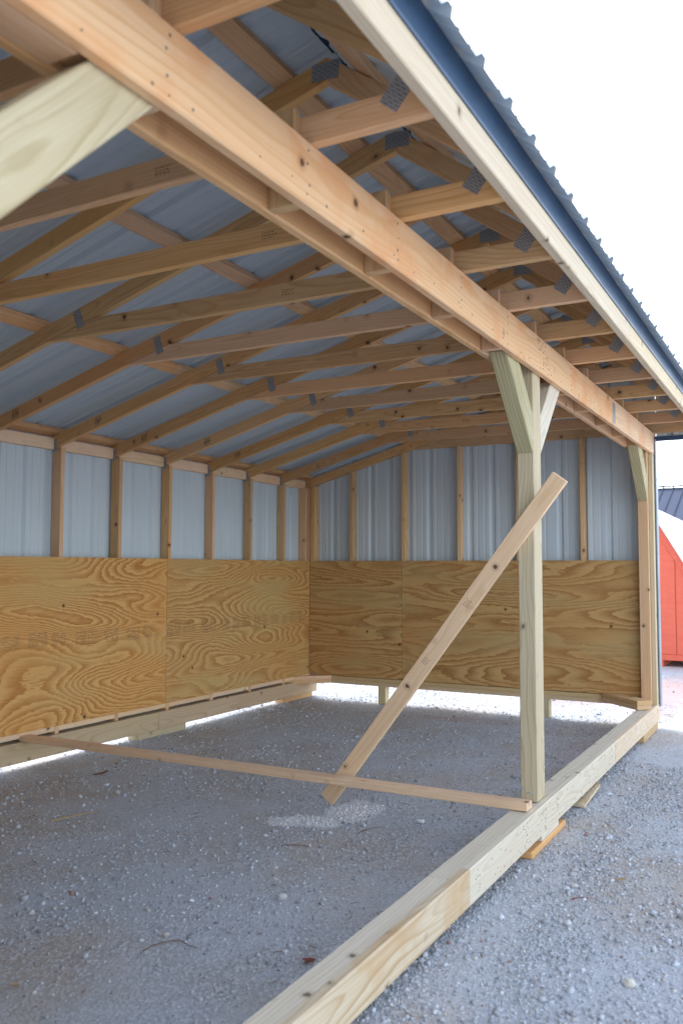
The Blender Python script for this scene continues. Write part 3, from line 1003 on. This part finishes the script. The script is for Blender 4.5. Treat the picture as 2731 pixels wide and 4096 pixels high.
def patch_density(x, y):
    """0..1 : how thickly loose stone lies on the packed fines"""
    p_ = np.sin(1.9 * x + 1.1 * y) * np.sin(2.7 * y - 0.8 * x + 1.3) + 0.7 * np.sin(4.3 * x - 2.1 * y + 0.5) * np.sin(3.7 * y + 1.7 * x)
    p_ = p_ * 0.7 + 0.75 * np.sin(13 * x + 1.1 * np.sin(1.3 * y) + 0.4) * np.clip(np.sin(2.1 * x + 0.4) + 0.3, 0, 1)
    return np.clip(0.46 + 0.38 * p_, 0.10, 1)


def scatter(n_, x0, x1, y0, y1, keep=None, front=False):
    x = rng.uniform(x0, x1, n_); y = rng.uniform(y0, y1, n_)
    d = patch_density(x, y)
    if front: d = np.clip(d + 0.25, 0, 1)
    m_ = rng.uniform(0, 1, n_) < d
    if keep is not None: m_ &= keep(x, y)
    return x[m_], y[m_]


def clear(x, y):
    """no stones buried in timbers"""
    a = (x > 3.45) & (x < 3.60) & (((y > -3.95) & (y < -3.28)) | ((y > -2.92) & (y < -2.3)) | (y > -0.74) & (y < 0.0))
    b_ = (x > -0.14) & (x < 0.0) & (((y > -2.71) & (y < -2.08)) | ((y > -0.48) & (y < 0.13)))
    return ~(a | b_)


parts = [scatter(95000, -0.9, 3.62, -7.0, 1.5, clear), scatter(52000, 3.40, 5.0, -7.0, -1.5, clear, True), scatter(5000, 2.2, 4.4, -1.5, 4.8, clear, True), scatter(4000, -3, 3, 0.1, 3.5, clear, True)]
x = np.concatenate([p_[0] for p_ in parts]); y = np.concatenate([p_[1] for p_ in parts])
r = np.clip(rng.lognormal(math.log(0.0039), 0.5, len(x)), 0.002, 0.019)
stones('gravel', x, y, r, stone_cols(len(x)), 'loose grey crushed gravel strewn over the ground')
print('stones', len(x))


def pale_patch():
    n_ = 15000
    x_ = rng.uniform(2.0, 2.75, n_); y_ = rng.uniform(-4.15, -3.2, n_)
    # two lobes with a ragged rim
    d1 = ((x_ - 2.30) * 0.86 + (y_ + 3.90) * 0.5) ** 2 / 0.060 + ((y_ + 3.90) * 0.86 - (x_ - 2.30) * 0.5) ** 2 / 0.011
    d2 = ((x_ - 2.44) / 0.15) ** 2 + ((y_ + 3.62) / 0.24) ** 2
    d = np.minimum(d1, d2) + 0.35 * np.sin(23 * x_ + 9 * y_) * np.sin(17 * y_ - 7 * x_) + rng.normal(0, 0.16, n_)
    k_ = d < 1.0
    x_, y_, q = x_[k_], y_[k_], np.clip(d[k_], 0, 1)
    n_ = len(x_)
    r_ = np.clip(rng.lognormal(math.log(0.0048), 0.4, n_), 0.002, 0.013) * (1.1 - 0.5 * q)
    g = np.clip(rng.normal(0.76, 0.05, n_), 0.5, 0.85)
    stones('limestone_dust', x_, y_, r_, np.stack([g, g * 1.0, g * 1.02], -1), 'pale patch of spilled limestone chips below the slanted board', sink=0.3)


pale_patch()

# ------------------------------------------------------------------ litter on the gravel
MT['twig'] = flat_mat('dry_wood', (0.20, 0.12, 0.075), 0.85, 0.35, 40)
MT['redleaf'] = flat_mat('dead_leaf', (0.22, 0.055, 0.035), 0.8, 0.4, 60)
MT['tan'] = flat_mat('tan_chip', (0.45, 0.30, 0.13), 0.8, 0.3, 40)
MT['shell'] = flat_mat('white_plastic', (0.80, 0.80, 0.80), 0.5, 0.03, 20)


def twig(name, p0, p1, rad, mat, label, cat, bend=0.1):
    p0 = Vector((*p0, 0)); p1 = Vector((*p1, 0))
    d = (p1 - p0); side = Vector((-d.y, d.x, 0))
    bm = bmesh.new()
    rings_ = []
    n_ = 7
    for i in range(n_):
        t = i / (n_ - 1)
        c = p0 + d * t + side * bend * math.sin(t * 3.1) * random.uniform(.6, 1.2)
        c.z = float(ground_h(np.array(c.x), np.array(c.y))) + rad * 0.9 + 0.004 * math.sin(t * 3.14)
        r_ = rad * (1 - 0.55 * t) * random.uniform(.8, 1.2)
        rings_.append([bm.verts.new(c + side.normalized() * math.cos(k * 1.2566) * r_ + Vector((0, 0, math.sin(k * 1.2566) * r_ * .7))) for k in range(5)])
    for a, b_ in zip(rings_[:-1], rings_[1:]):
        for k in range(5): bm.faces.new((a[k], a[(k + 1) % 5], b_[(k + 1) % 5], b_[k]))
    bm.faces.new(rings_[0][::-1]); bm.faces.new(rings_[-1])
    bmesh.ops.recalc_face_normals(bm, faces=bm.faces)
    me = bpy.data.meshes.new(name); bm.to_mesh(me); bm.free()
    return tag(link(name, me, mat), label, cat)


def leaf(name, c, L, W_, ang, mat, label, cat='leaf', curl=0.35):
    n_ = 7
    vs, fs = [], []
    for lay in (0.0, 0.0006):
        for i in range(n_):
            t = i / (n_ - 1)
            w = W_ * 0.5 * math.sin(math.pi * (0.06 + 0.88 * t)) ** 0.8
            for s_ in (-1, 0, 1):
                vs.append(((t - .5) * L, s_ * w, 0.004 + curl * L * (t - .5) ** 2 + 0.25 * w * abs(s_) + lay))
    for lay in range(2):
        o_ = lay * n_ * 3
        for i in range(n_ - 1):
            for s_ in range(2):
                q_ = (o_ + i * 3 + s_, o_ + i * 3 + s_ + 1, o_ + (i + 1) * 3 + s_ + 1, o_ + (i + 1) * 3 + s_)
                fs.append(q_ if lay else q_[::-1])
    me = bpy.data.meshes.new(name); me.from_pydata(vs, [], fs); me.update()
    o_ = link(name, me, mat)
    o_.location = (c[0], c[1], float(ground_h(np.array(c[0]), np.array(c[1]))) + 0.004)
    o_.rotation_euler = (random.uniform(-.2, .2), random.uniform(-.2, .2), ang)
    return tag(o_, label, cat)


twig('wood_sliver', (1.08, -4.62), (1.17, -4.34), 0.006, 'tan', 'long brown wood sliver on the gravel below the low cross board', 'stick', 0.02)
twig('twig', (2.66, -3.98), (2.72, -3.82), 0.004, 'twig', 'thin dark twig between the pale limestone patch and white cap', 'twig')
twig('twig', (2.42, -4.36), (2.55, -4.30), 0.004, 'twig', 'dark twig on bare fines just below the limestone patch', 'twig')
twig('twig', (2.62, -5.62), (2.78, -5.50), 0.004, 'twig', 'bent twig at the foot of the picture beside the sill', 'twig', 0.3)
twig('twig', (3.88, -4.35), (3.98, -4.30), 0.003, 'redleaf', 'reddish twig on the open gravel outside the sill', 'twig')
leaf('leaf', (0.559, -3.70), 0.11, 0.035, 1.1, 'redleaf', 'rust-red leaf lying under the low cross board near the back wall')
leaf('leaf', (3.205, -5.41), 0.05, 0.035, 0.4, 'redleaf', 'crumpled dark red leaf tucked against the front sill')
leaf('wood_chip', (4.02, -4.02), 0.05, 0.016, 0.2, 'tan', 'tan wood chip on the open gravel outside the sill', 'wood chip', 0.05)
leaf('wood_chip', (1.02, -4.05), 0.05, 0.02, 2.0, 'tan', 'small orange chip on the gravel near the back wall', 'wood chip', 0.2)
leaf('wood_chip', (2.42, -6.03), 0.03, 0.02, 0.7, 'tan', 'yellow chip in the gravel at the bottom edge', 'wood chip', 0.2)


def litter(n_):
    vs, fs = [], []
    for _ in range(n_):
        while True:
            x_, y_ = random.uniform(0.1, 4.6), random.uniform(-6.2, -0.3)
            if not 3.40 < x_ < 3.66 and (x_ < 3.5 or random.random() < 0.7): break
        L, w = random.uniform(0.012, 0.05), random.uniform(0.0009, 0.0024)
        a = random.uniform(0, 6.28)
        z_ = float(ground_h(np.array(x_), np.array(y_))) + 0.006
        d = Vector((math.cos(a), math.sin(a), random.uniform(-.1, .12))); e = Vector((-d.y, d.x, 0))
        c_ = Vector((x_, y_, z_))
        i = len(vs)
        for t_ in (-.5, .0, .5):
            k_ = c_ + d * L * t_ + e * (0.12 * L if t_ == 0 else 0)
            ww = w * (1.0 if t_ < .4 else .4)
            vs += [tuple(k_ - e * ww), tuple(k_ + e * ww), tuple(k_ + Vector((0, 0, ww * 1.4)))]
        for q_ in (0, 3):
            for k in range(3):
                fs.append((i + q_ + k, i + q_ + (k + 1) % 3, i + q_ + 3 + (k + 1) % 3, i + q_ + 3 + k))
        fs += [(i, i + 2, i + 1), (i + 6, i + 7, i + 8)]
    me = bpy.data.meshes.new('litter'); me.from_pydata(vs, [], fs); me.update()
    tag(link('litter', me, 'twig'), 'fine reddish-brown twig litter scattered over the gravel', kind='stuff')


litter(230)


def cap(c):
    bm = bmesh.new()
    prof_ = [(0.0, 0.016), (0.017, 0.016), (0.0215, 0.013), (0.023, 0.0), (0.0195, 0.0), (0.0180, 0.012), (0.0, 0.012)]
    n_ = 14
    rs_ = [[bm.verts.new((r_ * math.cos(k * 6.2832 / n_), r_ * math.sin(k * 6.2832 / n_), z_)) for k in range(n_)] if r_ else [bm.verts.new((0, 0, z_))] for r_, z_ in prof_]
    for a, b_ in zip(rs_[:-1], rs_[1:]):
        for k in range(n_):
            q_ = [a[k % len(a)], a[(k + 1) % len(a)], b_[(k + 1) % len(b_)], b_[k % len(b_)]]
            q_ = list(dict.fromkeys(q_))
            if len(q_) > 2: bm.faces.new(q_)
    bmesh.ops.recalc_face_normals(bm, faces=bm.faces)
    me = bpy.data.meshes.new('bottle_cap'); bm.to_mesh(me); bm.free()
    o_ = link('bottle_cap', me, 'shell')
    o_.location = (c[0], c[1], float(ground_h(np.array(c[0]), np.array(c[1]))) + 0.014)
    o_.rotation_euler = (math.radians(150), 0.2, 0.6)
    tag(o_, 'small white round cap on the gravel inside the front sill', 'cap')


cap((2.876, -3.64))


def rock(c, r_, g, label):
    bm = bmesh.new()
    bmesh.ops.create_icosphere(bm, subdivisions=2, radius=r_)
    for v in bm.verts:
        v.co *= 1 + random.uniform(-.16, .16)
        v.co.z *= 0.7
    me = bpy.data.meshes.new('stone'); bm.to_mesh(me); bm.free()
    at = me.color_attributes.new('stone_col', 'FLOAT_COLOR', 'POINT')
    for d_ in at.data: d_.color = (*g, 1)
    o_ = link('stone', me, 'stone')
    o_.location = (c[0], c[1], float(ground_h(np.array(c[0]), np.array(c[1]))) + r_ * 0.4)
    o_.rotation_euler = (0, 0, random.uniform(0, 6))
    tag(o_, label, 'stone')


rock((2.80, -4.95), 0.021, (0.62, 0.62, 0.60), 'pale rounded stone alone on the fines inside the shed')
rock((3.93, -4.62), 0.017, (0.60, 0.61, 0.63), 'light stone on the open gravel outside the sill joint')
rock((4.24, -5.02), 0.021, (0.66, 0.62, 0.52), 'cream stone in the gravel at the bottom of the picture')
